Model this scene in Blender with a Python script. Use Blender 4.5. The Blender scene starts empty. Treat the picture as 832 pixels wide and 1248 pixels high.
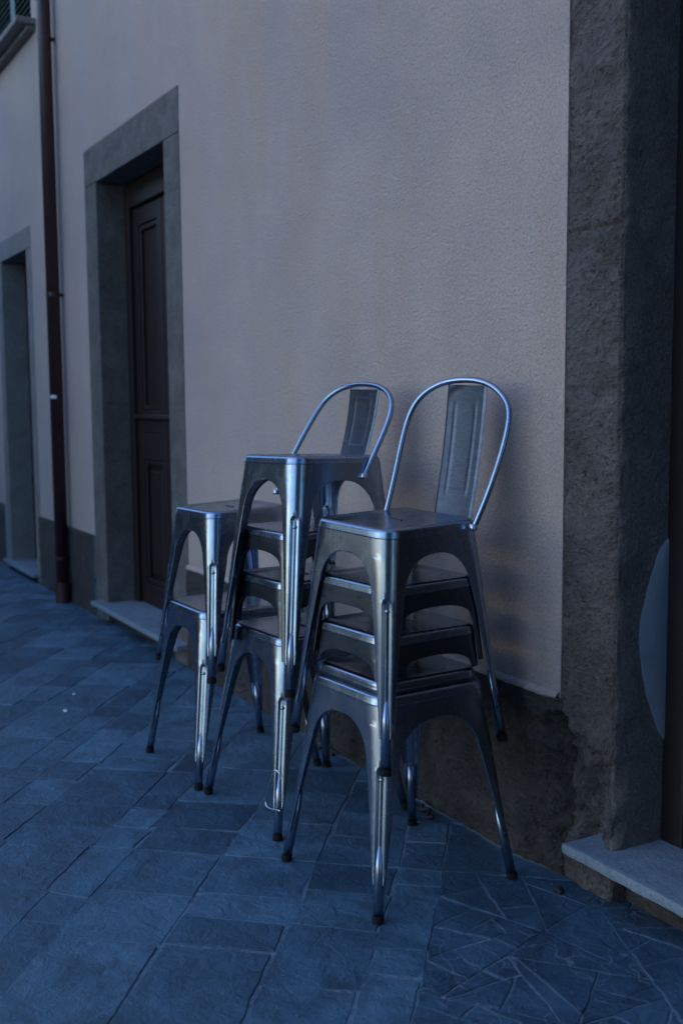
import bpy, math, random
from mathutils import Vector, Matrix, noise
random.seed(7)
S = bpy.context.scene
C = S.collection
rad = math.radians

# ------------------------------------------------------------------ camera
cam = bpy.data.cameras.new('camera'); co = bpy.data.objects.new('camera', cam); C.objects.link(co)
cam.sensor_fit = 'AUTO'; cam.sensor_width = 36.0; cam.lens = 37.54
cam.clip_start = 0.05; cam.clip_end = 300
R_, U_, W_ = Vector((.4953, .8687, -.0074)).normalized(), Vector((-.085, .057, .9948)).normalized(), Vector((-.8645, .4921, -.102)).normalized()
m = Matrix.Identity(4)
for i in range(3):
    m[i][0] = R_[i]; m[i][1] = U_[i]; m[i][2] = -W_[i]
m.translation = Vector((0, -1.8122, 1.2344)); co.matrix_world = m
cam.dof.use_dof = True; cam.dof.focus_distance = 2.75; cam.dof.aperture_fstop = 3.2
S.camera = co
# ------------------------------------------------------------------ light
w = bpy.data.worlds.new('World'); S.world = w; w.use_nodes = True
nt = w.node_tree; bg = nt.nodes['Background']
sky = nt.nodes.new('ShaderNodeTexSky'); sky.sky_type = 'NISHITA'; sky.sun_disc = False
SUN_EL, SUN_AZ = rad(17), rad(250)          # azimuth of the light, from +x counter-clockwise
sky.sun_elevation = SUN_EL; sky.sun_rotation = rad(90) - SUN_AZ
sky.ozone_density = 6.0; sky.air_density = 1.6; sky.dust_density = 0.3
tint = nt.nodes.new('ShaderNodeMix'); tint.data_type = 'RGBA'; tint.blend_type = 'MULTIPLY'; tint.inputs[0].default_value = 1
tint.inputs[7].default_value = (.74, .92, 1.17, 1)        # blue hour
nt.links.new(sky.outputs[0], tint.inputs[6]); nt.links.new(tint.outputs[2], bg.inputs[0]); bg.inputs[1].default_value = 0.08
sl = bpy.data.lights.new('sun', 'SUN'); so = bpy.data.objects.new('sun', sl); C.objects.link(so)
sl.energy = 0.2; sl.angle = rad(100); sl.color = (1.0, .92, .90)
d = Vector((math.cos(SUN_AZ) * math.cos(SUN_EL), math.sin(SUN_AZ) * math.cos(SUN_EL), math.sin(SUN_EL)))
so.rotation_euler = d.to_track_quat('Z', 'Y').to_euler()
S.view_settings.view_transform = 'Standard'; S.view_settings.look = 'None'
S.view_settings.exposure = 1.84; S.view_settings.gamma = 1
S.render.engine = 'CYCLES'

# ------------------------------------------------------------------ helpers
def mesh(name, V, F, mat=None, parent=None, smooth=False, merge=0):
    me = bpy.data.meshes.new(name); me.from_pydata([tuple(v) for v in V], [], F); me.update()
    if merge:
        import bmesh
        b = bmesh.new(); b.from_mesh(me); bmesh.ops.remove_doubles(b, verts=b.verts, dist=merge)
        bmesh.ops.recalc_face_normals(b, faces=b.faces); b.to_mesh(me); b.free()
    if smooth:
        for p in me.polygons: p.use_smooth = True
    o = bpy.data.objects.new(name, me); C.objects.link(o)
    if mat: me.materials.append(mat)
    if parent: o.parent = parent
    return o
def tag(o, label, cat, group=None, kind=None):
    if label: o['label'] = label
    if cat: o['category'] = cat
    if group: o['group'] = group
    if kind: o['kind'] = kind
    return o
def empty(name, loc=(0, 0, 0)):
    o = bpy.data.objects.new(name, None); C.objects.link(o); o.location = loc; o.empty_display_size = .1
    return o
def bevel(o, w, n=2):
    b = o.modifiers.new('bevel', 'BEVEL'); b.width = w; b.segments = n; b.limit_method = 'ANGLE'
    return o
class MB:
    def __init__(s): s.V = []; s.F = []
    def add(s, V, F):
        k = len(s.V); s.V += [Vector(v) for v in V]; s.F += [tuple(i + k for i in f) for f in F]
    def box(s, x0, x1, y0, y1, z0, z1):
        s.add([(x0, y0, z0), (x1, y0, z0), (x1, y1, z0), (x0, y1, z0), (x0, y0, z1), (x1, y0, z1), (x1, y1, z1), (x0, y1, z1)],
              [(0, 3, 2, 1), (4, 5, 6, 7), (0, 1, 5, 4), (1, 2, 6, 5), (2, 3, 7, 6), (3, 0, 4, 7)])
    def tube(s, pts, r, n=10, cap=True):
        pts = [Vector(p) for p in pts]; k = len(pts); rr = r if isinstance(r, (list, tuple)) else [r] * k
        V = []; F = []; pn = None
        for i, p in enumerate(pts):
            t = (pts[min(i + 1, k - 1)] - pts[max(i - 1, 0)]).normalized()
            a = pn if pn else (Vector((0, 0, 1)) if abs(t.z) < .9 else Vector((1, 0, 0)))
            nn = (a - t * a.dot(t)).normalized(); pn = nn; b = t.cross(nn)
            for j in range(n):
                q = 2 * math.pi * j / n; V.append(p + (nn * math.cos(q) + b * math.sin(q)) * rr[i])
        for i in range(k - 1):
            for j in range(n):
                F.append((i * n + j, i * n + (j + 1) % n, (i + 1) * n + (j + 1) % n, (i + 1) * n + j))
        if cap: F.append(tuple(range(n - 1, -1, -1))); F.append(tuple((k - 1) * n + j for j in range(n)))
        s.add(V, F)
    def grid(s, P):
        n = len(P[0]); V = [q for row in P for q in row]; F = []
        for i in range(len(P) - 1):
            for j in range(n - 1): F.append((i * n + j, i * n + j + 1, (i + 1) * n + j + 1, (i + 1) * n + j))
        s.add(V, F)
    def build(s, name, mat, parent=None, smooth=False, merge=0): return mesh(name, s.V, s.F, mat, parent, smooth, merge)
def spline(P, n=6):
    P = [Vector(p) for p in P]; out = []
    for i in range(len(P) - 1):
        a, b, c, d = P[max(i - 1, 0)], P[i], P[i + 1], P[min(i + 2, len(P) - 1)]
        for k in range(n):
            t = k / n
            out.append(.5 * ((2 * b) + (c - a) * t + (2 * a - 5 * b + 4 * c - d) * t * t + (3 * b - a - 3 * c + d) * t ** 3))
    out.append(P[-1]); return out

# ------------------------------------------------------------------ materials
def new(name):
    mt = bpy.data.materials.new(name); mt.use_nodes = True; t = mt.node_tree
    return mt, t, t.nodes['Principled BSDF']
def N(t, k, **kw):
    n = t.nodes.new(k)
    for a, v in kw.items():
        if a in n.inputs.keys(): n.inputs[a].default_value = v
        else: setattr(n, a, v)
    return n
def coords(t, scale=(1, 1, 1), rot=(0, 0, 0)):
    tc = N(t, 'ShaderNodeTexCoord'); mp = N(t, 'ShaderNodeMapping'); mp.inputs['Scale'].default_value = scale; mp.inputs['Rotation'].default_value = rot
    t.links.new(tc.outputs['Object'], mp.inputs['Vector']); return mp.outputs[0]
def nz(t, vec, scale, detail=4, rough=.55, dist=0):
    n = N(t, 'ShaderNodeTexNoise'); n.inputs['Scale'].default_value = scale; n.inputs['Detail'].default_value = detail
    n.inputs['Roughness'].default_value = rough; n.inputs['Distortion'].default_value = dist
    t.links.new(vec, n.inputs['Vector']); return n.outputs['Fac']
def ramp(t, fac, stops):
    r = N(t, 'ShaderNodeValToRGB'); e = r.color_ramp.elements
    while len(e) < len(stops): e.new(.5)
    for k, (p, c) in enumerate(stops):
        e[k].position = p; e[k].color = (c[0], c[1], c[2], 1) if isinstance(c, (tuple, list)) else (c, c, c, 1)
    t.links.new(fac, r.inputs[0]); return r.outputs[0]
def mix(t, a, b, fac, mode='MIX'):
    n = N(t, 'ShaderNodeMix'); n.data_type = 'RGBA'; n.blend_type = mode
    for s, v in ((0, fac), (6, a), (7, b)):
        if hasattr(v, 'links'): t.links.new(v, n.inputs[s])
        else: n.inputs[s].default_value = v if not isinstance(v, tuple) else (*v[:3], 1)
    return n.outputs[2]
def math_(t, op, a, b=0.):
    n = N(t, 'ShaderNodeMath'); n.operation = op
    for s, v in ((0, a), (1, b)):
        if hasattr(v, 'links'): t.links.new(v, n.inputs[s])
        else: n.inputs[s].default_value = v
    return n.outputs[0]
def bump(t, p, h, dist, strength=1., prev=None):
    b = N(t, 'ShaderNodeBump'); b.inputs['Strength'].default_value = strength; b.inputs['Distance'].default_value = dist
    t.links.new(h, b.inputs['Height'])
    if prev: t.links.new(prev, b.inputs['Normal'])
    t.links.new(b.outputs[0], p.inputs['Normal']); return b.outputs[0]

def mat_plaster(name, c, c2, warm):
    mt, t, p = new(name); v = coords(t)
    big = nz(t, v, 1.1, 5, .6, .4); col = mix(t, c, c2, ramp(t, big, [(.35, 0), (.68, 1)]))
    vs = coords(t, (3.2, 3.2, .45)); st = nz(t, vs, 1.3, 5, .6)
    col = mix(t, col, warm, math_(t, 'MULTIPLY', ramp(t, st, [(.45, 0), (.7, 1)]), .8))
    fine = nz(t, v, 120, 3, .75)
    col = mix(t, col, (.62, .62, .62), math_(t, 'MULTIPLY', ramp(t, fine, [(.38, 1), (.55, 0)]), .5), 'MULTIPLY')
    t.links.new(col, p.inputs['Base Color']); p.inputs['Roughness'].default_value = .92
    g = nz(t, v, 100, 4, .68, .3); g2 = nz(t, v, 330, 3, .6); g3 = nz(t, v, 9, 3, .5)
    b = bump(t, p, g3, .012, .5); b = bump(t, p, g, .0105, 1., b); bump(t, p, g2, .0025, 1., b)
    return mt
def mat_stone(name, c, c2, coarse=1., sc=1., speck=.5):
    mt, t, p = new(name); v = coords(t)
    a = nz(t, v, 7 * sc, 6, .65, .5); col = mix(t, c, c2, ramp(t, a, [(.35, 0), (.66, 1)]))
    s = nz(t, v, 130 * sc, 3, .7); col = mix(t, col, (.35, .35, .35), math_(t, 'MULTIPLY', ramp(t, s, [(.38, 1), (.52, 0)]), speck), 'MULTIPLY')
    s2 = nz(t, v, 210 * sc, 2, .6); col = mix(t, col, (c2[0] * 1.9, c2[1] * 1.9, c2[2] * 1.9), math_(t, 'MULTIPLY', ramp(t, s2, [(.60, 0), (.68, 1)]), speck))
    t.links.new(col, p.inputs['Base Color']); p.inputs['Roughness'].default_value = .88
    h1 = nz(t, v, 45 * sc, 5, .65, 1.2); h2 = nz(t, v, 150 * sc, 4, .7)
    b = bump(t, p, h1, .008 * coarse, .8); bump(t, p, h2, .003 * coarse, .8, b)
    return mt
def mat_rough(name, c, c2):       # hand-tooled dark stone: short chisel strokes in shifting directions
    mt, t, p = new(name); v = coords(t)
    a = nz(t, v, 5, 6, .65, .6); col = mix(t, c, c2, ramp(t, a, [(.35, 0), (.66, 1)]))
    warp = N(t, 'ShaderNodeTexNoise'); warp.inputs['Scale'].default_value = 4.; warp.inputs['Detail'].default_value = 3
    t.links.new(v, warp.inputs['Vector'])
    vm = N(t, 'ShaderNodeVectorMath'); vm.operation = 'SCALE'; vm.inputs['Scale'].default_value = .16; t.links.new(warp.outputs['Color'], vm.inputs[0])
    va = N(t, 'ShaderNodeVectorMath'); va.operation = 'ADD'; t.links.new(v, va.inputs[0]); t.links.new(vm.outputs[0], va.inputs[1])
    mp = N(t, 'ShaderNodeMapping'); mp.inputs['Rotation'].default_value = (0, rad(32), 0); mp.inputs['Scale'].default_value = (34, 60, 74); t.links.new(va.outputs[0], mp.inputs['Vector'])
    h1 = nz(t, mp.outputs[0], 1.0, 4, .6, .8)
    h2 = nz(t, v, 120, 4, .65, .5); vo = N(t, 'ShaderNodeTexVoronoi'); vo.inputs['Scale'].default_value = 26; t.links.new(va.outputs[0], vo.inputs['Vector'])
    vo2 = N(t, 'ShaderNodeTexVoronoi'); vo2.inputs['Scale'].default_value = 62; t.links.new(va.outputs[0], vo2.inputs['Vector'])
    pit = math_(t, 'MULTIPLY', ramp(t, vo.outputs['Distance'], [(.04, 0), (.2, 1)]), ramp(t, vo2.outputs['Distance'], [(.05, 0), (.32, 1)]))
    col = mix(t, col, (.45, .45, .45), math_(t, 'MULTIPLY', ramp(t, pit, [(.0, 1), (.5, 0)]), .6), 'MULTIPLY')
    lite = ramp(t, h1, [(.55, 0), (.75, 1)]); col = mix(t, col, (c2[0] * 1.5, c2[1] * 1.5, c2[2] * 1.5), math_(t, 'MULTIPLY', lite, .5))
    t.links.new(col, p.inputs['Base Color']); p.inputs['Roughness'].default_value = .8
    b = bump(t, p, pit, .008, .9); b = bump(t, p, h1, .016, 1., b); bump(t, p, h2, .006, 1., b)
    return mt
def mat_paving():
    mt, t, p = new('paving_stone'); v = coords(t)
    at = N(t, 'ShaderNodeAttribute'); at.attribute_name = 'tone'; f = at.outputs['Fac']
    col = ramp(t, f, [(0, (.026, .068, .108)), (.5, (.055, .124, .182)), (1, (.098, .190, .260))])
    a = nz(t, v, 6, 6, .7, .8); col = mix(t, col, (.50, .50, .52), ramp(t, a, [(.38, 1), (.6, 0)]), 'MULTIPLY')
    vc = N(t, 'ShaderNodeTexNoise'); vc.inputs['Scale'].default_value = 5; vc.inputs['Detail'].default_value = 2; t.links.new(v, vc.inputs['Vector'])
    va = N(t, 'ShaderNodeVectorMath'); va.operation = 'MULTIPLY_ADD'; t.links.new(vc.outputs['Color'], va.inputs[0]); va.inputs[1].default_value = (.5, .5, .5); t.links.new(v, va.inputs[2])
    # scratches and hairline cracks
    fibre = nz(t, va.outputs[0], 26, 8, .8, 3.5); fl = ramp(t, math_(t, 'ABSOLUTE', math_(t, 'SUBTRACT', fibre, .5)), [(0, 1), (.014, 0)])
    col = mix(t, col, (.21, .28, .34), math_(t, 'MULTIPLY', fl, .6))
    vo = N(t, 'ShaderNodeTexVoronoi'); vo.feature = 'DISTANCE_TO_EDGE'; vo.inputs['Scale'].default_value = 8.5; t.links.new(va.outputs[0], vo.inputs['Vector'])
    cr = ramp(t, vo.outputs['Distance'], [(.0, 1), (.02, 0)]); mk = N(t, 'ShaderNodeAttribute'); mk.attribute_name = 'cracked'
    msk = ramp(t, nz(t, v, 2.6, 2), [(.46, 0), (.56, 1)])
    cf = math_(t, 'MULTIPLY', math_(t, 'MULTIPLY', cr, mk.outputs['Fac']), msk)
    col = mix(t, col, (.24, .28, .32), math_(t, 'MULTIPLY', cf, .7))
    s = nz(t, v, 95, 3, .7); col = mix(t, col, (.28, .33, .38), math_(t, 'MULTIPLY', ramp(t, s, [(.62, 0), (.74, 1)]), .5))
    t.links.new(col, p.inputs['Base Color'])
    t.links.new(ramp(t, a, [(.3, .40), (.7, .62)]), p.inputs['Roughness'])
    h1 = nz(t, v, 22, 5, .6, .8); h2 = nz(t, v, 110, 4, .7); h0 = nz(t, v, 5, 3, .5)
    b = bump(t, p, h0, .010, .6); b = bump(t, p, h1, .009, .9, b); b = bump(t, p, fibre, .004, .6, b); bump(t, p, h2, .002, .8, b)
    return mt
def mat_mortar():
    mt, t, p = new('mortar'); v = coords(t)
    a = nz(t, v, 3.5, 5, .7); b_ = nz(t, v, 70, 3, .7)
    tc = N(t, 'ShaderNodeSeparateXYZ'); t.links.new(v, tc.inputs[0])
    z = math_(t, 'ADD', math_(t, 'MULTIPLY', tc.outputs[0], .643), math_(t, 'MULTIPLY', tc.outputs[1], .766))
    zone = ramp(t, math_(t, 'ADD', math_(t, 'MULTIPLY', z, .5), 1.3), [(.40, 0), (.60, 1)])
    col = mix(t, (.09, .13, .17), (.18, .25, .30), ramp(t, a, [(.35, 0), (.55, 1)]))
    col = mix(t, col, (.22, .29, .35), math_(t, 'MULTIPLY', zone, ramp(t, a, [(.36, .25), (.56, .9)])))
    col = mix(t, col, (.6, .6, .6), ramp(t, b_, [(.4, 1), (.6, 0)]), 'MULTIPLY')
    t.links.new(col, p.inputs['Base Color']); p.inputs['Roughness'].default_value = .9; bump(t, p, b_, .003)
    return mt
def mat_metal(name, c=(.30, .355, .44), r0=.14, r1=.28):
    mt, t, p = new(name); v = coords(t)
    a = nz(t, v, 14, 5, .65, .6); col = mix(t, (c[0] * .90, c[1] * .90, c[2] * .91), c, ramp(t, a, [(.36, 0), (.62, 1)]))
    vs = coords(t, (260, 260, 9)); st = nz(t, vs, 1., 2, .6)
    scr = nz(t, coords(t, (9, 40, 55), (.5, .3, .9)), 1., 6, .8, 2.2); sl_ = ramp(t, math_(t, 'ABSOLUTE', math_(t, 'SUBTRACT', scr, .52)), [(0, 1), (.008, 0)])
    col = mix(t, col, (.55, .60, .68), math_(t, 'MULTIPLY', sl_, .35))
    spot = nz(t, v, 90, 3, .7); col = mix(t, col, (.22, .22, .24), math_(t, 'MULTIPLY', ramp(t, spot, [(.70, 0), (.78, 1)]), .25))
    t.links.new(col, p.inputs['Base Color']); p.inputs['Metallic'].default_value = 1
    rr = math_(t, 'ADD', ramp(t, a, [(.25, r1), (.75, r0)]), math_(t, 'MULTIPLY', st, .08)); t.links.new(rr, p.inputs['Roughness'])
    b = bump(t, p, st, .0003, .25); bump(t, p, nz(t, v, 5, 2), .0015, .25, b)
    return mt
def mat_plain(name, c, r=.5, metal=0, sc=30, amt=.35, bd=.001, stretch=(1, 1, 1)):
    mt, t, p = new(name); v = coords(t, stretch); a = nz(t, v, sc, 4, .6)
    col = mix(t, c, (c[0] * (1 - amt), c[1] * (1 - amt), c[2] * (1 - amt)), ramp(t, a, [(.35, 1), (.65, 0)]))
    t.links.new(col, p.inputs['Base Color']); p.inputs['Roughness'].default_value = r; p.inputs['Metallic'].default_value = metal
    bump(t, p, a, bd, .6); return mt
def mat_glass(name):
    mt, t, p = new(name); p.inputs['Base Color'].default_value = (.01, .012, .016, 1); p.inputs['Roughness'].default_value = .15
    p.inputs['Specular IOR Level'].default_value = .3
    a = nz(t, coords(t), 3, 2); bump(t, p, a, .002, .3); return mt

M = dict(
    plaster=mat_plaster('plaster', (.68, .51, .42), (.52, .41, .365), (.62, .44, .33)),
    plaster_far=mat_plaster('plaster_opposite', (.15, .145, .155), (.12, .12, .13), (.14, .125, .12)),
    frame=mat_stone('surround_stone', (.105, .084, .070), (.175, .148, .128), .6, 1.1, .6),
    reveal=mat_stone('reveal_stone', (.22, .18, .155), (.29, .245, .22), .5, 1., .35),
    rough=mat_rough('tooled_stone', (.085, .066, .056), (.150, .122, .106)),
    plinth=mat_rough('plinth_stone', (.040, .030, .025), (.085, .066, .056)),
    sill=mat_stone('doorstep_stone', (.17, .20, .225), (.25, .285, .31), .5, .8, .35),
    patch=mat_stone('patch_render', (.12, .15, .185), (.15, .18, .215), .25, .6, .1),
    pave=mat_paving(), mortar=mat_mortar(),
    steel=mat_metal('galvanised_steel'), steel2=mat_metal('shaded_steel', (.105, .12, .15), .2, .34), splat=mat_metal('dark_reflection_steel', (.085, .095, .12), .26, .40),  # darker copies: shade inside the stacks and the splat's dark reflection, put into colour
    zinc=mat_metal('bright_zinc', (.55, .58, .62), .18, .3),
    rubber=mat_plain('black_rubber', (.003, .003, .0035), .9),
    wood=mat_plain('dark_brown_wood', (.024, .006, .004), .6, 0, 9, .45, .0012, (8, 8, 1)),
    wood_dark=mat_plain('worn_brown_wood', (.013, .007, .006), .5, 0, 9, .4, .0012, (8, 8, 1)),
    pipe=mat_plain('brown_pipe_paint', (.055, .016, .016), .38, 0, 12, .25, .0006),
    shutter=mat_plain('green_shutter_paint', (.05, .10, .10), .5),
    glass=mat_glass('dark_glass'), white=mat_plain('white_sticker', (.75, .75, .76), .5, 0, 60, .1, .0002),
    dark=mat_plain('dark_void', (.02, .018, .017), .9), debris=mat_plain('debris', (.02, .02, .02), .7, 0, 60, .4, .002),
    crumb=mat_plain('pale_crumb', (.7, .72, .75), .7, 0, 60, .3, .002))

# ------------------------------------------------------------------ the ground
CU, SU = math.cos(rad(140)), math.sin(rad(140))
def uv2xy(u, v): return (u * CU + v * SU, u * SU - v * CU)     # u along the courses, v across
def xy2uv(x, y): return (x * CU + y * SU, x * SU - y * CU)
def clip(P, nx, ny, c):       # keep nx*x+ny*y<=c
    o = []
    for i in range(len(P)):
        a, b = P[i], P[(i + 1) % len(P)]; da = nx * a[0] + ny * a[1] - c; db = nx * b[0] + ny * b[1] - c
        if da <= 0: o.append(a)
        if da * db < 0:
            t = da / (da - db); o.append((a[0] + (b[0] - a[0]) * t, a[1] + (b[1] - a[1]) * t))
    return o
gm = MB(); gm.add([(-60, -40, -.0027), (40, -40, -.0027), (40, 25, -.0027), (-60, 25, -.0027)], [(0, 1, 2, 3)])
g = gm.build('ground', M['mortar']); tag(g, None, None, None, 'structure')
polys = []            # (polygon in xy, cracked, half gap)
V0, U0 = -1.62, 1.55
v = -7.2
def okv(px): return any(-13.5 < q[0] < 3.2 and -4.6 < q[1] < .2 for q in px)
rows = []
while v < 7.0:
    if abs(v - V0) < .12: h = V0 + .0001 - v if V0 > v + .05 else .2
    h = random.choice([.12, .15, .18, .22, .26]) 
    if v < V0 < v + h + .08: h = V0 - v
    rows.append((v, v + h)); v += h
# in uv: world v axis here = -(old v); keep sign by recomputing zone below
def zone(u, vv): x, y = uv2xy(u, vv); a = x * .643 + y * .766; b = x * CU + y * SU; return a > -1.62 and b < 1.55
for (a, b) in rows:
    u = -4 + random.random() * .3
    while u < 13:
        l = random.choice([.12, .15, .19, .23, .28, .34]) * (1.1 if b - a > .25 else .95)
        if u < U0 < u + l + .06: l = U0 - u
        j = lambda: random.uniform(-.009, .009)
        sk = .012
        Q = [(u, a), (u + l, a), (u + l, b), (u, b)]
        px = [uv2xy(q[0] + j(), q[1] + j()) for q in Q]
        if okv(px):
            cu, cv = u + l / 2, (a + b) / 2
            if not zone(cu, cv): polys.append((px, 0, random.uniform(.0007, .0019)))
        u += l
# irregular crazy paving near the right-hand doorstep
rz = random.Random(11)
def splitp(P, big):
    ar = abs(sum(P[i][0] * P[(i + 1) % len(P)][1] - P[(i + 1) % len(P)][0] * P[i][1] for i in range(len(P)))) / 2
    if ar < big:
        if len(P) > 2: polys.append((P, 1, rz.choice([.0008, .0014, .0022, .0038])))
        return
    cx = sum(q[0] for q in P) / len(P); cy = sum(q[1] for q in P) / len(P)
    # cut roughly across the longest direction
    far = max(P, key=lambda q: (q[0] - cx) ** 2 + (q[1] - cy) ** 2); an = math.atan2(far[1] - cy, far[0] - cx) + rz.uniform(-.55, .55)
    nx, ny = math.cos(an), math.sin(an); L = math.sqrt(ar)
    c = nx * cx + ny * cy + rz.uniform(-.22, .22) * L
    nb = rz.choice([.006, .012, .02, .03, .045])
    for Q in (clip(P, nx, ny, c), clip(P, -nx, -ny, -c)):
        if len(Q) > 2: splitp(Q, nb)
# the zone as a polygon in xy: v-like a > -1.62, b < 1.55
P0 = [(-2.9, -3.7), (3.3, -3.7), (3.3, .3), (-2.9, .3)]
P0 = clip(P0, -.643, -.766, 1.62); P0 = clip(P0, CU, SU, 1.55)
splitp(P0, .05)
V = []; F = []; tone = []; crk = []
for P, c, gap in polys:
    ar = sum(P[i][0] * P[(i + 1) % len(P)][1] - P[(i + 1) % len(P)][0] * P[i][1] for i in range(len(P)))
    if abs(ar) < .0016: continue
    if ar < 0: P = P[::-1]
    n = len(P); 
    # inset by clipping with every edge
    def inset(P, g):
        Q = list(P)
        for i in range(len(P)):
            a, b = P[i], P[(i + 1) % len(P)]; dx, dy = b[0] - a[0], b[1] - a[1]; L = math.hypot(dx, dy)
            if L < 1e-6: continue
            nx, ny = dy / L, -dx / L; Q = clip(Q, nx, ny, nx * a[0] + ny * a[1] - g)
        return Q
    Q = inset(P, gap)
    if len(Q) < 3: continue
    near = any(q[0] > -5 for q in Q)
    R = []
    for i in range(len(Q)):
        a, b = Vector((*Q[i], 0)), Vector((*Q[(i + 1) % len(Q)], 0)); L = (b - a).length
        k = max(1, int(L / (.022 if near else .1))); 
        for s in range(k):
            q = a.lerp(b, s / k)
            nn = noise.noise_vector(q * 23) * (.0055 if c else .003) + noise.noise_vector(q * 70) * .002
            R.append((q.x + nn.x, q.y + nn.y))
    cx = sum(q[0] for q in R) / len(R); cy = sum(q[1] for q in R) / len(R)
    tn = random.random() * (.38 if c else 1); z0 = random.uniform(-.0015, .0008); tx, ty = random.uniform(-.006, .006), random.uniform(-.006, .006)
    zz = lambda x, y: z0 + (x - cx) * tx + (y - cy) * ty
    b0 = len(V); m_ = len(R); bw = .003
    rings = [(0, -.008), (0, -.0035 if not c else -.0022), (bw * .35, -.0013), (bw, 0)]
    for (ins, dz) in rings:
        for q in R:
            dx, dy = cx - q[0], cy - q[1]; L = math.hypot(dx, dy)
            x, y = q[0] + dx / L * ins, q[1] + dy / L * ins
            V.append((x, y, zz(x, y) + dz)); tone.append(tn); crk.append(c)
    for r in range(3):
        for i in range(m_):
            F.append((b0 + r * m_ + i, b0 + r * m_ + (i + 1) % m_, b0 + (r + 1) * m_ + (i + 1) % m_, b0 + (r + 1) * m_ + i))
    V.append((cx, cy, zz(cx, cy))); tone.append(tn); crk.append(c)
    for i in range(m_): F.append((b0 + 3 * m_ + i, b0 + 3 * m_ + (i + 1) % m_, len(V) - 1))
pv = mesh('pavement', V, F, M['pave'])
for nme, arr in (('tone', tone), ('cracked', crk)):
    at = pv.data.attributes.new(nme, 'FLOAT', 'POINT'); at.data.foreach_set('value', [float(q) for q in arr])
tag(pv, None, None, None, 'structure')

# ------------------------------------------------------------------ the building
B = empty('building', (0, 0, 0)); tag(B, 'grey beige plastered house front with stone framed doors along the alley', 'building')
TOP = 7.5; BK = .5
# name: opening incl. surround (x0,x1,ztop)
wl = MB(); zp = .472
wl.box(-16, -8.38, 0, BK, zp, 3.68)
wl.box(-8.38, -7.35, 0, BK, 2.43, 3.68)
wl.box(-7.35, -6.08, 0, BK, zp, 3.68)
wl.box(-6.08, -4.62, 0, BK, 2.645, 3.68)
wl.box(-4.62, -2.055, 0, BK, zp, 3.68)
wl.box(-2.055, -.63, 0, BK, 2.95, 3.68)
wl.box(-.63, 7, 0, BK, zp, 3.68)
wl.box(-16, -8.35, 0, BK, 3.68, TOP); wl.box(-8.35, -7.12, 0, BK, 5.1, TOP); wl.box(-7.12, 7, 0, BK, 3.68, TOP)
wl.build('plaster_wall', M['plaster'], B)

def fbm(p, o=4):
    s = 0; a = 1
    for i in range(o): s += a * noise.noise(p); p = p * 2.1 + Vector((3.1, 1.7, .3)); a *= .5
    return s
def cavity(x, z):      # broken-away rock low down beside the right-hand door
    zl = .425 - .085 * max(0, (x + 2.055) / .19) + .035 * fbm(Vector((x * 11, 3, 0)), 3) + .012 * noise.noise(Vector((x * 60, 1, 0)))
    mx = min(1, max(0, (x + 2.34) / .22)) ** 1.5; mz = min(1, max(0, (zl - z) / .014))
    f = Vector((x * 8 + z * 5, 9, z * 6 - x * 3)); rid = abs(fbm(f, 4)); cell = noise.voronoi(Vector((x * 13 + z * 6, 2, z * 9)))[0]
    foot = min(1, max(.25, z / .08))
    return mx * mz * foot * (.046 - .08 * min(.5, rid) + .06 * (cell[1] - cell[0]))
def surf(x, z, amp):
    p = Vector((x * 14, 1.3, z * 14)); s = fbm(p, 5) * amp * .8
    cell = noise.voronoi(Vector((x * 30 + z * 9, 4, z * 34 - x * 8)))[0]; s += (cell[1] - cell[0]) * amp * .8
    s += noise.noise(Vector((x * 60 + z * 50, 7, z * 120))) * amp * .35
    return s
# plinth: near stretch as a real rough surface
def plinth(x0, x1, res, amp, cav=False):
    mb = MB(); P = []; nx = max(2, int((x1 - x0) / res)); nzr = max(2, int(zp / res))
    for i in range(nzr + 3):
        row = []
        z = min(zp, zp * i / nzr)
        for k in range(nx + 1):
            x = x0 + (x1 - x0) * k / nx
            y = -.014 * (min(1, max(0, (-2.055 - x) / .15)) if cav else 1) - surf(x, z, amp)
            if cav: y += cavity(x, z)
            if i == nzr: y = min(y, -.004); 
            if i == nzr + 1: z = zp + .001; y = -.004
            if i == nzr + 2: z = zp; y = .2
            row.append((x, y, z))
        if cav: row.append((x + .004, .15, z))
        P.append(row)
    mb.grid(P); return mb
pls = []
for a, b, r, am, cv in ((-4.622, -2.05, .007, .009, True), (-7.352, -6.078, .02, .005, False), (-16, -8.38, .1, .004, False), (-.63, 7, .05, .005, False)):
    o = plinth(a, b, r, am, cv).build('plinth', M['plinth'], B, True)
    o['label'] = {-4.622: 'rough dark stone plinth behind the stacked stools', -7.352: 'stone plinth between the two far doors', -16: 'stone plinth beyond the farthest door', -.63: 'stone plinth right of the near door'}[a]
# thin pale plaster lip on top of the plinth
lp = MB(); P = [[], [], [], []]
for k in range(330):
    x = -4.62 + (2.564) * k / 329; n1 = fbm(Vector((x * 9, 0, 0)), 4) * .007; n2 = fbm(Vector((x * 31, 5, 0)), 3) * .004
    P[0].append((x, -.002, .476 + n1 * .3 + .014)); P[1].append((x, -.010 + n2, .484 + n1 * .3)); P[2].append((x, -.017 + n2, .474 + n1)); P[3].append((x, -.004, .466 + n1))
lp.grid(P); o = lp.build('plaster_lip', M['plaster'], B, True)

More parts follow.
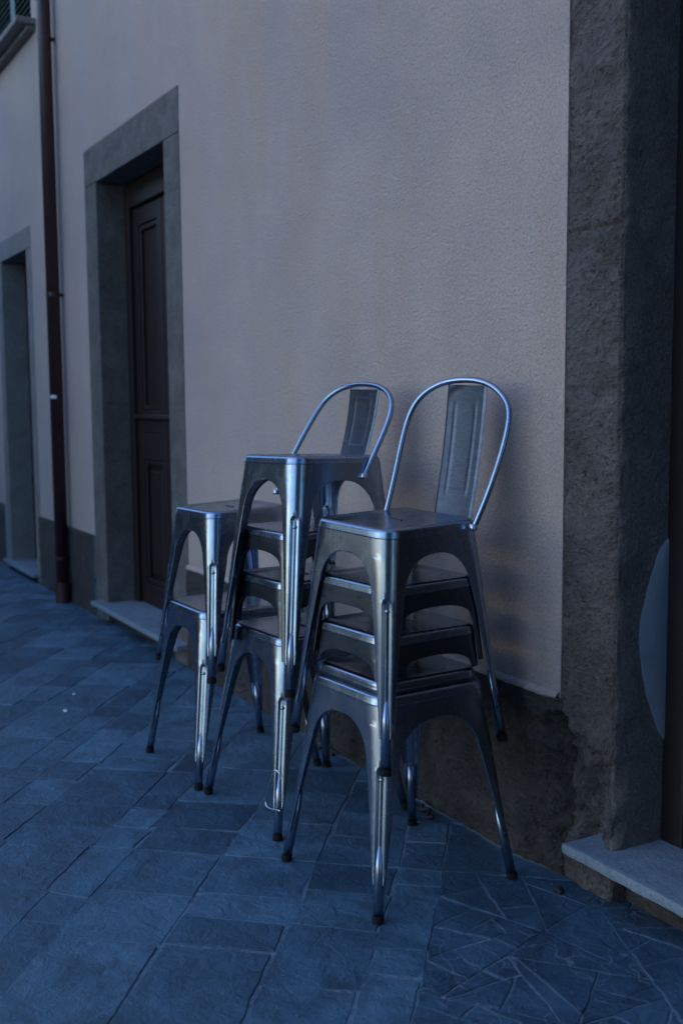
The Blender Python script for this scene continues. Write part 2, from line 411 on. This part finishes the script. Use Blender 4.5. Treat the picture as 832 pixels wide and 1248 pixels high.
def surround(x0, x1, xi0, xi1, zt, zi, depth, mat, mat2):
    o = MB(); f = -.004
    o.box(x0, xi0, f, depth, 0, zi); o.box(xi1, x1, f, depth, 0, zi); o.box(x0, x1, f, depth, zi + .0005, zt)
    s = bevel(o.build('door_surround', mat, B), .006)
    return s
s1 = surround(-6.08, -4.62, -5.87, -4.82, 2.643, 2.443, .42, M['frame'], M['reveal']); s1['label'] = 'grey stone surround of the brown door left of the stools'
s2 = surround(-8.38, -7.35, -8.25, -7.48, 2.43, 2.285, .42, M['reveal'], M['reveal']); s2['label'] = 'pale stone surround of the farthest door'

def rough_box(x0, x1, y0, y1, z0, z1, res, amp, r=.006):
    mb = MB()
    def pt(x, y, z):
        # rounded edges
        c = Vector((min(max(x, x0 + r), x1 - r), min(max(y, y0 + r), y1 - r), min(max(z, z0 + r), z1 - r)))
        dv = Vector((x, y, z)) - c
        if dv.length > r: dv = dv.normalized() * r
        p = c + dv
        n = noise.noise_vector(p * 16) * amp + noise.noise_vector(p * 60) * amp * .4
        return p + n
    def ax(a, b):
        n = max(2, int((b - a) / res)); L = [a + (b - a) * i / n for i in range(n + 1)]
        L = sorted(set([a, a + r * .35, a + r, b - r, b - r * .35, b] + [q for q in L if a + r < q < b - r])); return L
    X, Y, Z = ax(x0, x1), ax(y0, y1), ax(z0, z1)
    mb.grid([[pt(x, y0, z) for x in X] for z in Z]); mb.grid([[pt(x, y1, z) for x in reversed(X)] for z in Z])
    mb.grid([[pt(x0, y, z) for y in reversed(Y)] for z in Z]); mb.grid([[pt(x1, y, z) for y in Y] for z in Z])
    mb.grid([[pt(x, y, z1) for x in X] for y in Y]); mb.grid([[pt(x, y, z0) for x in reversed(X)] for y in Y])
    return mb
for (a, b, y0, y1, z0, z1, lab) in ((-5.985, -4.63, -.068, .20, .082, .11, 'worn pale stone doorstep under the brown door'), (-8.35, -7.43, -.05, .20, .035, .062, 'pale stone doorstep of the farthest door'),
                                 (-1.975, -.70, -.062, .23, .103, .13, 'chipped pale stone doorstep of the near dark door')):
    o = rough_box(a, b, y0, y1, z0, z1, .018, .0025 if a > -3 else .0015, .006).build('doorstep', M['sill'], B, True, .0004); o['label'] = lab
for bx in ((-5.868, -4.822, .03, .3, 0, .083), (-8.248, -7.482, .03, .3, 0, .036), (-1.862, -.85, .05, .3, 0, .104)):
    rb = MB(); rb.box(*bx); rb.build('riser', M['plinth'], B)

# near stone jamb: rough tooled front, smoother reveal, broken foot
def jamb(xl, xr, y1, mirror=False):
    W = xr - xl; r = .012; pr = []
    n1 = int((W - r) / .006); n2 = int((y1 - r) / .010)
    pr.append((xl - .03, .11, 0))
    for i in range(n1 + 1): pr.append((xl + (W - r) * i / n1, 0., 0))
    for i in range(1, 6):
        a = math.pi / 2 * i / 6; pr.append((xr - r + r * math.sin(a), r - r * math.cos(a), 1))
    for i in range(n2 + 1): pr.append((xr, r + (y1 - r) * i / n2, 2))
    zs = []; z = 0
    while z < 2.62: zs.append(z); z += .007
    zs += [2.75, 2.95]
    P = []
    for z in zs:
        row = []
        for (x, y, k) in pr:
            de = math.hypot(xr - x, y)       # distance from the arris
            fr = 1 if k == 0 else (.5 if k == 1 else 0)
            rag = .5 + .5 * noise.noise(Vector((z * 7, 2, 0)))
            e = max(0, 1 - de / (.02 + .02 * rag))
            bite = e * (.0035 + .008 * max(0, fbm(Vector((1, 7, z * 13)), 3)))
            s = surf(x, z, .009) * fr + surf(y + 5, z, .0022) * (1 - fr)
            for jz in (1.262, 1.645): s -= .007 * math.exp(-((z - jz - .004 * noise.noise(Vector((x * 20, 0, 0)))) / .004) ** 2) * fr
            px, py = x - bite * .7, y + bite * .8
            if k == 0: s = min(s - .005, -.002 + .03 * max(0, x - xl))
            if k == 0: py -= s
            elif k == 1: py -= s * .7; px += s * .7
            else: px += s
            c = cavity(min(x, -1.86), z)
            if k == 0: py += c
            # the arris is eaten away towards the foot
            el = max(0, min(1, (.47 - z) / .12)) * max(0, .35 + 1.1 * fbm(Vector((3, 1, z * 9)), 3)) * max(0, 1 - y / (.05 + .03 * noise.noise(Vector((0, 5, z * 11)))))
            if k > 0: px -= .035 * el; py += .012 * el * (k == 1)
            row.append((px, py, z))
        P.append(row)
    return P
P = jamb(-2.055, -1.865, .42)
mb = MB(); mb.grid(P); o = mb.build('door_jamb', M['rough'], B, True); o['label'] = 'rough dark tooled stone jamb beside the near door, its foot broken away'
o.data.materials.append(M['reveal2'] if 'reveal2' in M else mat_stone('jamb_reveal', (.110, .090, .078), (.170, .145, .130), .9, .9, .5))
nc = len(P[0]); fr = int((.19 - .012) / .006) + 5
for i, p in enumerate(o.data.polygons):
    k = i % (nc - 1); zi = i // (nc - 1)
    if k >= fr + int(2 * noise.noise(Vector((zi * .13, 0, 0)))): p.material_index = 1
mb = MB(); mb.box(-.85, -.63, -.003, .42, 0, 2.75); mb.box(-2.055, -.63, -.003, .42, 2.752, 2.95)
o = mb.build('door_lintel', M['rough'], B)
# blue-grey render patch on the reveal
pt = [(.172, .90), (.142, .87), (.122, .832), (.108, .792), (.092, .742), (.081, .694), (.079, .65), (.084, .612), (.092, .57), (.103, .527), (.128, .465), (.15, .415), (.172, .385)]
mb = MB(); A_ = []; Bp = []; Cc = []
for (y, z) in spline([(0, *q) for q in pt], 5) and [(q.y, q.z) for q in spline([(0, *q) for q in pt], 5)]:
    n = noise.noise(Vector((y * 30, z * 30, 0))) * .002
    A_.append((-1.868, y + n, z)); Bp.append((-1.8595, y + n + .0015, z)); Cc.append((-1.8585, .1725, z))
mb.grid([A_, Bp, Cc]); o = mb.build('render_patch', M['patch'], B, True); o['label'] = 'smooth blue grey render patch on the door reveal'

# ---- brown panelled door left of the stools
def rbox(x0, x1, y0, y1, z0, z1, name, mat, par, bw=.006):
    q = MB(); q.box(x0, x1, y0, y1, z0, z1); return bevel(q.build(name, mat, par), bw, 2)
def panel_frame(x0, x1, z0, z1, y, wd, par, mat, name):      # raised moulding round a panel
    q = MB()
    q.box(x0, x0 + wd, y, y + .03, z0, z1); q.box(x1 - wd, x1, y, y + .03, z0, z1)
    q.box(x0 + wd + .0005, x1 - wd - .0005, y + .0005, y + .03, z0, z0 + wd); q.box(x0 + wd + .0005, x1 - wd - .0005, y + .0005, y + .03, z1 - wd, z1)
    return bevel(q.build(name, mat, par), .006, 3)
df = MB(); y = .165
df.box(-5.87, -5.80, y - .012, y + .1, .105, 2.443); df.box(-4.89, -4.82, y - .012, y + .1, .105, 2.443); df.box(-5.799, -4.891, y - .0125, y + .1, 2.30, 2.443)
fo = bevel(df.build('door_frame', M['wood'], B), .008)
D = MB(); D.box(-5.797, -4.893, y + .045, y + .09, .112, 2.298)
door = D.build('door', M['wood'], B); door['label'] = 'dark brown panelled wooden door in the grey stone surround'
for (xa, xb) in ((-5.797, -5.35), (-5.34, -4.893)):
    st = MB()
    st.box(xa, xa + .075, y + .012, y + .045, .113, 2.297); st.box(xb - .075, xb, y + .012, y + .045, .113, 2.297)
    for (za, zb) in ((.113, .235), (.93, 1.075), (2.20, 2.297)): st.box(xa + .0755, xb - .0755, y + .0125, y + .045, za, zb)
    bevel(st.build('rail', M['wood'], door), .005)
    panel_frame(xa + .076, xb - .076, .236, .929, y + .02, .028, door, M['wood'], 'moulding')
    panel_frame(xa + .076, xb - .076, 1.20, 2.199, y + .02, .028, door, M['wood'], 'moulding')
    rbox(xa + .0755, xb - .0755, y + .0135, y + .045, 1.0755, 1.199, 'rail', M['wood'], door)
    rbox(xa + .13, xb - .13, y + .03, y + .046, .29, .87, 'panel', M['wood'], door, .012)
    rbox(xa + .104, xb - .104, y + .038, y + .047, 1.23, 2.17, 'panel', M['wood'], door, .001)
rbox(-5.797, -4.893, y - .012, y + .012, 1.15, 1.178, 'rail', M['wood'], door, .008)
# farthest door (seen edge-on)
df = MB(); df.box(-8.25, -8.19, .17, .27, .06, 2.285); df.box(-7.54, -7.48, .17, .27, .06, 2.285); bevel(df.build('door_frame', M['wood_dark'], B), .006)
D = MB(); D.box(-8.19, -7.54, .21, .26, .065, 2.285); dr = D.build('door', M['wood_dark'], B); dr['label'] = 'dark door of the farthest doorway'
for (a, b) in ((.25, .95), (1.1, 2.1)): panel_frame(-8.12, -7.61, a, b, .19, .03, dr, M['wood_dark'], 'moulding')
# near dark door on the right
df = MB(); yj = .168
df.box(-1.868, -1.795, yj, yj + .1, .125, 2.752); df.box(-.92, -.845, yj, yj + .1, .125, 2.752); df.box(-1.794, -.921, yj + .001, yj + .1, 2.66, 2.752)
df.box(-1.7945, -1.775, yj + .018, yj + .1, .127, 2.658); df.box(-.9405, -.9215, yj + .018, yj + .1, .127, 2.658)
bevel(df.build('door_frame', M['wood_dark'], B), .006)
D = MB(); D.box(-1.773, -.942, yj + .05, yj + .09, .13, 2.655); dr = D.build('door', M['wood_dark'], B); dr['label'] = 'near dark brown door at the right edge'
for (xa, xb) in ((-1.772, -1.36), (-1.355, -.943)):
    panel_frame(xa, xb, .132, 2.65, yj + .028, .075, dr, M['wood_dark'], 'rail')
    panel_frame(xa + .09, xb - .09, .24, .95, yj + .035, .03, dr, M['wood_dark'], 'moulding')
    panel_frame(xa + .09, xb - .09, 1.1, 2.52, yj + .035, .03, dr, M['wood_dark'], 'moulding')
# window high on the left
wd = empty('window'); wd.parent = B; wd['label'] = 'shuttered window high above the farthest door'
q = MB(); q.box(-8.45, -7.02, -.125, .3, 3.615, 3.655); q.box(-8.43, -7.04, -.055, .3, 3.585, 3.6145); bevel(q.build('sill', M['reveal'], wd), .008)
q = MB(); q.box(-8.35, -8.28, .06, .14, 3.656, 5.1); q.box(-7.19, -7.12, .06, .14, 3.656, 5.1); q.box(-8.279, -7.191, .061, .14, 5.03, 5.1); q.box(-8.279, -7.191, .061, .14, 3.656, 3.72); bevel(q.build('frame', M['wood'], wd), .005)
for xa, xb, tilt in ((-8.27, -7.74, 0), (-7.73, -7.20, 0)):
    q = MB(); ys = .03
    q.box(xa, xa + .05, ys, ys + .035, 3.66, 5.02); q.box(xb - .05, xb, ys, ys + .035, 3.66, 5.02); q.box(xa + .0505, xb - .0505, ys + .0005, ys + .035, 3.66, 3.72); q.box(xa + .0505, xb - .0505, ys + .0005, ys + .035, 4.96, 5.02)
    for k in range(30):
        z = 3.735 + k * .041
        q.add([(xa + .05, ys - .002, z), (xb - .05, ys - .002, z), (xb - .05, ys + .035, z + .03), (xa + .05, ys + .035, z + .03), (xa + .05, ys + .002, z - .005), (xb - .05, ys + .002, z - .005), (xb - .05, ys + .038, z + .025), (xa + .05, ys + .038, z + .025)],
              [(0, 1, 2, 3), (7, 6, 5, 4), (0, 4, 5, 1), (3, 2, 6, 7)])
    q.build('shutter', M['shutter'], wd)
q = MB(); q.box(-8.27, -7.19, .10, .11, 3.66, 5.03); q.build('pane', M['glass'], wd)

# unseen houses added behind the viewer, placed and sized to shape skylight and reflections
for (xa, xb, lab) in ((-34, -6.3, 'unseen long plastered house across the alley, left of the viewer'), (.9, 14, 'unseen plastered house across the alley, right of the viewer')):
    OB = empty('unseen_opposite_building', (xa, -4.6, 0)); tag(OB, lab, 'building')
    q = MB(); q.box(0, xb - xa, -.5, 0, 0, 4.3 if xa < -9 else 7.5); q.build('wall', M['plaster_far'], OB)
    q = MB(); q.box(-.02, xb - xa, .0, .02, 0, .5); q.build('plinth', M['plinth'], OB)
    for k in range(int((xb - xa) / 3.4)):
        xx = 1.0 + k * 3.4
        rbox(xx, xx + 1., .003, .03, .15, 2.4, 'door', M['wood_dark'], OB)
        rbox(xx, xx + .9, .003, .05, 2.75, 3.9, 'window', M['shutter'], OB)

# ------------------------------------------------------------------ downpipe
dp = empty('downpipe', (-6.60, -.062, 0)); tag(dp, 'dark brown round rainwater downpipe fixed to the wall left of the brown door', 'downpipe')
q = MB(); q.tube([(0, 0, -.0), (0, 0, .118)], .047, 20); q.build('shoe', M['pipe'], dp, False)
q = MB(); q.tube([(0, 0, .10), (0, 0, TOP)], .0405, 22); o = q.build('pipe', M['pipe'], dp, True)
for z in (.125, .285):
    q = MB(); q.tube([(0, 0, z - .008), (0, 0, z - .006), (0, 0, z + .006), (0, 0, z + .008)], [.044, .050, .050, .044], 22); q.build('collar', M['pipe'], dp)
for z in (1.9, 3.4):
    q = MB(); q.tube([(0, 0, z - .012), (0, 0, z + .012)], .0435, 22); q.box(-.012, .012, .03, .064, z - .01, z + .01); q.build('bracket', M['pipe'], dp)
q = MB(); P = []
for z in (1.272, 1.292): P.append([(.0412 * math.cos(a), .0412 * math.sin(a), z) for a in [rad(-78 + 9 * k) for k in range(8)]])
q.grid(P); o = q.build('sticker', M['white'], dp); o['label'] = 'small white sticker'

# ------------------------------------------------------------------ metal stools
def rsq(h, r, z, nc=7, ns=7):      # rounded square outline, counter-clockwise
    out = []
    for k, (su, sv) in enumerate([(1, 1), (-1, 1), (-1, -1), (1, -1)]):
        for i in range(nc):
            a = k * math.pi / 2 + math.pi / 2 * i / (nc - 1)
            out.append(Vector((su * (h - r) + r * math.cos(a), sv * (h - r) + r * math.sin(a), z)))
        a0 = out[-1]; k2 = (k + 1) % 4; a = k2 * math.pi / 2
        su, sv = [(1, 1), (-1, 1), (-1, -1), (1, -1)][k2]
        b0 = Vector((su * (h - r) + r * math.cos(a), sv * (h - r) + r * math.sin(a), z))
        for i in range(1, ns): out.append(a0.lerp(b0, i / ns))
    return out
def loft(rings, cap=True):
    mb = MB(); n = len(rings[0]); V = [p for r in rings for p in r]; F = []
    for i in range(len(rings) - 1):
        for j in range(n): F.append((i * n + j, i * n + (j + 1) % n, (i + 1) * n + (j + 1) % n, (i + 1) * n + j))
    if cap: V.append(sum(rings[-1], Vector()) / n); F += [((len(rings) - 1) * n + j, (len(rings) - 1) * n + (j + 1) % n, len(V) - 1) for j in range(n)]
    mb.add(V, F); return mb
def make_stool(name, sh, fh, L, pose, label, cat, group, full=True, hoop=None, splat=None, sd=1):
    rnd = random.Random(sd)
    x, y, z, yaw, tx, ty = pose
    Rm = Matrix.Rotation(yaw, 4, 'Z') @ Matrix.Rotation(ty, 4, 'Y') @ Matrix.Rotation(tx, 4, 'X')
    T = Matrix.Translation((x, y, z)) @ Rm @ Matrix.Translation((0, 0, -L))
    root = empty(name); root.matrix_world = T; inv = T.inverted()
    tag(root, label, cat, group)
    RC0, RC1 = .044, .019
    aend = fh + .010 if full else fh
    def half(d): return sh + (aend - sh) * d / L
    def rc(d): return RC0 + (RC1 - RC0) * min(1, d / max(L, .5))
    # seat pan
    fd = .0245; e = .013; rings = []
    o_ = .0024
    prof = [(-o_ - .0015, -fd + .001), (0, -fd), (o_ * 1.2, -fd + .0018), (o_, -fd + .005), (o_ - .0006, -e)]
    for k in range(1, 6):
        a = math.pi / 2 * k / 5; prof.append((o_ - e + e * math.cos(a), -e + e * math.sin(a)))
    for off, dz in prof:
        h = half(-dz if dz < -e else 0) + off; rings.append(rsq(h, max(.004, rc(0) + off), L + dz))
    h0 = sh + o_ - e
    for ins, dz in ((.006, -.0003), (.016, -.0030), (.024, -.0042)):
        rings.append(rsq(h0 - ins, max(.01, rc(0) - e - ins * .35), L + dz))
    for f in (.72, .45, .2): rings.append([Vector((p.x * f / .78, p.y * f / .78, L - .0042 - .0015 * (1 - f))) for p in [Vector((q.x * .78, q.y * .78, 0)) for q in rsq(h0 - .024, .02, 0)]])
    seat = loft(rings).build('seat', M['steel'], root, True)
    sm_ = seat.modifiers.new('thickness', 'SOLIDIFY'); sm_.thickness = .0012; sm_.use_rim = False
    q = MB(); hl = .019
    pts = [Vector((math.cos(a) * .0042 + (hl if abs(a) <= math.pi / 2 else -hl), math.sin(a) * .0042, L - .0045)) for a in [math.pi * (-.5 + k / 8) for k in range(9)]] + \
          [Vector((math.cos(a) * .0042 - hl, math.sin(a) * .0042, L - .0045)) for a in [math.pi * (.5 + k / 8) for k in range(9)]]
    pts.append(pts[0]); q.tube(pts, .0016, 6, False); q.build('hand_slot', M['steel2'], seat)
    # legs: folded sheet round each corner, arch between neighbours
    dg0 = .165; da = .068; hr = .095; w1 = .056
    if not full: da = .060; hr = max(.026, min(.036, L - da - .006)); w1 = .040
    dend = L - .088 if full else L
    rows = [(fd - .004, None), (.040, None), (.055, None)] if L > .05 else [(fd - .004, None), (L - .002, None), (L, None)]
    nth = 9
    for k in range(nth + 1 if L > .05 else 0): rows.append((da + hr * (1 - math.cos(math.pi / 2 * k / nth)), math.sin(math.pi / 2 * k / nth)))
    nst = int(max(1, (dend - da - hr) / .014)) if L > .05 else 0
    for k in range(1, nst + 1): rows.append((da + hr + (dend - da - hr) * k / nst, 2))
    if full: rows += [(dg0 + q, 2) for q in (.0005, .003, .008)]; rows.sort(key=lambda q: q[0])
    def wing(d, s):
        a = half(d)
        if s is None: return a
        wl_ = w1 + (.020 - w1) * max(0, min(1, (d - da - hr) / max(.05, (L - .088) - da - hr))) ** .85
        if s == 2: return wl_
        return a - (a - w1) * (s ** .82)
    def P3(s, d, cx, cy):       # point on the corner sheet at arc length s from the corner line
        a = half(d); r = rc(d); q = r * math.pi / 4
        if abs(s) <= q:
            t = math.pi / 4 + s / r; lx, ly = (a - r) + r * math.cos(t), (a - r) + r * math.sin(t); nx, ny = math.cos(t), math.sin(t)
        elif s > q: lx, ly = (a - r) - (s - q), a; nx, ny = 0, 1
        else: lx, ly = a, (a - r) - (-s - q); nx, ny = 1, 0
        g = 0
        if full and d > dg0 - .02:
            e0 = min(1, max(0, (d - dg0) / .016)); wdt = .0112 * math.sqrt(max(0, 1 - (1 - e0) ** 2)) + 1e-5
            if abs(s) < wdt: g = -.0052 * min(1, (wdt - abs(s)) / .0034)
            elif abs(s) < wdt + .0035 and e0 > 0: g = .0011
        return Vector((cx * (lx + nx * g), cy * (ly + ny * g), L - d)), Vector((cx * nx, cy * ny, 0))
    for (cx, cy) in ((1, 1), (-1, 1), (-1, -1), (1, -1)):
        mb = MB(); G = []; E1 = []; E2 = []
        for d, s in rows:
            r = rc(d); mx = r * math.pi / 4 + max(-.004, wing(d, s) - r); c0 = .0158
            base = [0, .0045, .0076, .0112, .0132, c0]; ss = base + [c0 + (mx - c0) * (k / 7) for k in range(1, 8)]
            if mx < c0 + .001: ss = [q * mx / (c0 + .006) for q in base] + [mx * (c0 + .006 * k / 7) / (c0 + .006) for k in range(1, 8)]
            full_s = [-q for q in reversed(ss[1:])] + ss
            G.append([P3(q, d, cx, cy)[0] for q in full_s])
            if s is not None:
                pA, nA = P3(-mx, d, cx, cy); pB, nB = P3(mx, d, cx, cy); E1.append(pA - nA * .0012); E2.append(pB - nB * .0012)
        mb.grid(G)
        if cx * cy < 0: mb.F = [tuple(reversed(f)) for f in mb.F]
        if E1: mb.tube(E1, .0027, 7); mb.tube(E2, .0027, 7)
        leg = mb.build('leg', M['steel2'] if not full else M['steel'], root, True)  # nested stools take the darker copy, stack shade painted in
        so_ = leg.modifiers.new('thickness', 'SOLIDIFY'); so_.thickness = .0013; so_.offset = -1; so_.use_rim = False
        if full:
            # tubular foot, rubber cap, bolt
            p0, n0 = P3(0, dend - .03, cx, cy); dn = Vector((cx, cy, 0)).normalized()
            top = P3(0, L - .19, cx, cy)[0] - dn * .0075; bot = Vector((cx * fh, cy * fh, .0))
            ax = (top - bot).normalized()
            q = MB(); q.tube([top, top.lerp(bot, .35), bot + ax * .004], [.0075, .0118, .0130], 14); q.build('foot_tube', M['steel'], leg, True)
            q = MB(); q.tube([bot + ax * .017, bot + ax * .016, bot + ax * .002, Vector((bot.x, bot.y, 0))], [.0131, .0145, .0145, .0135], 14); q.build('rubber_foot', M['rubber'], leg)
            for dd in (dg0 + .030, L - .115):
                pc, _ = P3(0, dd, cx, cy); q = MB(); q.tube([pc - dn * .001, pc + dn * .0035, pc + dn * .0058, pc + dn * .0066], [.0052, .0052, .0038, .001], 10)
                q.build('bolt', M['zinc'], leg, True)
    # cross brace under the seat
    zb = L - .062; hb = half(.062) - .012
    if full:
        for s in (1, -1):
            q = MB(); a = Vector((hb, s * hb, zb - .003 * (s + 1))); b = -a; b.z = a.z; t = (b - a).normalized(); n = Vector((-t.y, t.x, 0)) * .010; u = Vector((0, 0, .0015))
            q.add([a - n - u, a + n - u, b + n - u, b - n - u, a - n + u, a + n + u, b + n + u, b - n + u], [(0, 3, 2, 1), (4, 5, 6, 7), (0, 1, 5, 4), (1, 2, 6, 5), (2, 3, 7, 6), (3, 0, 4, 7)])
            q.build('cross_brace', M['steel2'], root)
    if hoop:
        pts = [inv @ Vector(p) for p in spline(hoop, 7)]
        for it in range(26): pts = [pts[0]] + [pts[i] * .5 + (pts[i - 1] + pts[i + 1]) * .25 for i in range(1, len(pts) - 1)] + [pts[-1]]
        q = MB(); q.tube(pts, .0079, 14); hp = q.build('back_hoop', M['steel'], root, True)
        for p in (pts[0], pts[-1]):
            b = MB(); s = Vector((0, 0, 1)); b.tube([p + Vector((0, 0, -.004)), p + Vector((0, 0, -.001)), p + Vector((0, 0, .012))], [.0105, .012, .0105], 12); b.build('hoop_socket', M['zinc'], hp, True)
    if splat:
        (b0, b1, t0, t1) = [inv @ Vector(p) for p in splat]
        rows_ = []; nn = (b1 - b0).cross(t0 - b0).normalized()
        if nn.y > 0: nn = -nn          # towards the sitter
        nv, nu = 44, 30
        for i in range(nv + 1):
            v_ = i / nv; row = []
            l, r = b0.lerp(t0, v_), b1.lerp(t1, v_)
            bow = -.006 * math.sin(v_ * math.pi)
            for j in range(nu + 1):
                u_ = j / nu; p = l.lerp(r, u_) + nn * (bow - .0022 * (1 - (2 * u_ - 1) ** 2))
                # pressed rectangle
                du = min(u_ - .24, .76 - u_) * .11; dv = min(v_ - .20, .86 - v_) * .33; dd = min(du, dv)
                p += nn * (.0018 * max(0, 1 - abs(dd) / .0036))
                if j in (0, nu): p -= nn * .003
                row.append(p)
            rows_.append(row)
        q = MB(); q.grid(rows_); sp = q.build('backrest_splat', M['splat'], root, True)  # dark reflection of the street carried by the splat colour
        so_ = sp.modifiers.new('thickness', 'SOLIDIFY'); so_.thickness = .0018; so_.offset = 0; es = sp.modifiers.new('edges', 'EDGE_SPLIT'); es.split_angle = rad(40)
    return root
GA, GB, GC = 'metal stools stacked nearest the stone jamb', 'metal stools in the middle stack', 'metal stools in the left-hand stack'
make_stool('metal_stool', .1639, .2146, .5256, (-2.3016, -.341, .5257, .0659, 0, 0), 'galvanised metal stool standing on the paving at the bottom of the nearest stack', 'stool', GA, sd=1)
make_stool('metal_stool', 0.1535, .1545, .0305, (-2.3046, -.339, .557, .066, 0, 0), 'flat metal stool seat lying directly on the bottom stool of the nearest stack', 'stool', GA, full=False, sd=2)
make_stool('metal_stool', .1515, .160, .108, (-2.304, -.340, .670, .08, .0, 0), 'metal stool third down in the nearest stack, below two seats', 'stool', GA, full=False, sd=3)
make_stool('metal_stool', .1500, .168, .215, (-2.306, -.339, .793, .10, .01, .01), 'metal stool right under the backed chair on top of the nearest stack', 'stool', GA, full=False, sd=4)
hoopA = [(-2.452, -.283, .918), (-2.449, -.243, 1.058), (-2.458, -.205, 1.20), (-2.418, -.180, 1.256), (-2.365, -.150, 1.289), (-2.275, -.122, 1.293), (-2.200, -.110, 1.277), (-2.146, -.106, 1.232), (-2.120, -.117, 1.182), (-2.131, -.165, 1.026), (-2.155, -.205, .916)]
make_stool('metal_chair', .1514, .1961, .5858, (-2.3096, -.3371, .9382, .1188, .029, .0318), 'tall metal chair with tall rounded backrest on top of the nearest stack', 'chair', 'backed metal chairs topping the stacks',
           hoop=hoopA, splat=[(-2.358, -.188, .925), (-2.215, -.172, .925), (-2.385, -.121, 1.281), (-2.231, -.107, 1.275)], sd=5)
make_stool('metal_stool', .1611, .2236, .5591, (-2.8649, -.3224, .5591, .0572, 0, 0), 'galvanised metal stool standing on the paving at the bottom of the middle stack', 'stool', GB, sd=6)
make_stool('metal_stool', .1525, .165, .160, (-2.835, -.332, .726, .06, 0, 0), 'metal stool second from the bottom of the middle stack', 'stool', GB, full=False, sd=7)
make_stool('metal_stool', .1500, .178, .36, (-2.812, -.336, .870, .07, 0, 0), 'metal stool right under the backed chair of the middle stack', 'stool', GB, full=False, sd=8)
hoopB = [(-2.985, -.345, .955), (-2.962, -.305, 1.065), (-2.952, -.222, 1.200), (-2.945, -.182, 1.254), (-2.872, -.152, 1.288), (-2.745, -.141, 1.289), (-2.662, -.141, 1.270), (-2.618, -.150, 1.234), (-2.609, -.165, 1.186), (-2.612, -.213, 1.092), (-2.612, -.252, 1.022)]
make_stool('metal_chair', .1531, .2006, .655, (-2.7709, -.3346, 1.0826, .0842, -.0244, -.019), 'tall metal chair with low rounded backrest on top of the middle stack', 'chair', 'backed metal chairs topping the stacks',
           hoop=hoopB, splat=[(-2.85, -.200, 1.06), (-2.715, -.190, 1.06), (-2.858, -.153, 1.275), (-2.70, -.145, 1.272)], sd=9)
make_stool('metal_stool', .1647, .2201, .5593, (-3.3437, -.3565, .5594, .0175, 0, 0), 'galvanised metal stool standing on the paving at the bottom of the left-hand stack', 'stool', GC, sd=10)
make_stool('metal_stool', .1454, .2029, .5459, (-3.3519, -.3436, .8884, .0797, .0338, .0031), 'backless metal stool on top of the left-hand stack', 'stool', GC, sd=11)

# ------------------------------------------------------------------ small things
q = MB(); q.tube(spline([(-2.612, -.528, .199), (-2.634, -.536, .205), (-2.648, -.54, .175), (-2.679, -.54, .122), (-2.686, -.54, .096), (-2.668, -.54, .084), (-2.612, -.53, .092)], 6), .0026, 8)
tag(q.build('bent_wire', M['zinc'], None, True), 'bright bent wire hook hanging on the front leg of the middle stack', 'wire')
def lump(name, loc, s, mat, seed, flat=.6):
    import bmesh
    b = bmesh.new(); bmesh.ops.create_icosphere(b, subdivisions=3, radius=1)
    for v_ in b.verts:
        n = 1 + .45 * noise.noise(v_.co * 1.6 + Vector((seed, 0, 0))); v_.co = Vector((v_.co.x * s[0], v_.co.y * s[1], max(v_.co.z, -.6) * s[2])) * n
    me = bpy.data.meshes.new(name); b.to_mesh(me); b.free(); me.materials.append(mat)
    for p in me.polygons: p.use_smooth = True
    o = bpy.data.objects.new(name, me); C.objects.link(o); o.location = (loc[0], loc[1], s[2] * .5); return o
tag(lump('pebble', (-1.98, -.064), (.013, .012, .009), M['debris'], 1), 'small black pebble on the paving left of the near doorstep', 'pebble')
q = MB(); q.tube(spline([(-2.66, -.055, .004), (-2.62, -.045, .012), (-2.60, -.06, .006), (-2.575, -.05, .014), (-2.55, -.075, .004), (-2.53, -.066, .008)], 5), [.006] * 26, 6); tag(q.build('rag', M['debris'], None, True), 'twisted black scrap at the foot of the plinth behind the nearest stack', 'scrap')
q = MB(); q.tube(spline([(-3.28, -.05, .004), (-3.25, -.04, .02), (-3.22, -.05, .010), (-3.18, -.04, .006)], 5), [.007] * 16, 6); tag(q.build('rag', M['debris'], None, True), 'crumpled black scrap at the foot of the plinth behind the middle stack', 'scrap')
tag(lump('crumb', (-4.22, -.70), (.016, .009, .004), M['crumb'], 4), 'larger white crumb on the paving left of the stacks', 'crumb', 'white crumbs on the paving')
tag(lump('crumb', (-4.45, -.60), (.008, .007, .004), M['crumb'], 5), 'tiny white crumb beyond the larger one on the paving', 'crumb', 'white crumbs on the paving')
# grit swept against the foot of the wall
rg = random.Random(5); q = MB()
for i in range(420):
    x = rg.uniform(-6.2, -1.7); y = -.03 - abs(rg.gauss(0, .09)) if rg.random() < .75 else rg.uniform(-1.3, -.1)
    if x > -1.98 and y > -.08: continue
    r_ = rg.uniform(.0012, .0035) * (1.5 if rg.random() < .08 else 1)
    V = [Vector((x + r_ * rg.uniform(.7, 1.4) * dx, y + r_ * rg.uniform(.7, 1.4) * dy, .0003 + r_ * rg.uniform(.6, 1.) * (dz + .5))) for dx, dy, dz in ((1, 0, 0), (0, 1, 0), (-1, 0, 0), (0, -1, 0), (0, 0, .8), (0, 0, -.5))]
    q.add(V, [(0, 1, 4), (1, 2, 4), (2, 3, 4), (3, 0, 4), (1, 0, 5), (2, 1, 5), (3, 2, 5), (0, 3, 5)])
tag(q.build('grit', mat_plain('grit', (.20, .20, .19), .85, 0, 4, .8)), 'fine grit scattered on the paving at the foot of the wall', 'grit', None, 'stuff')
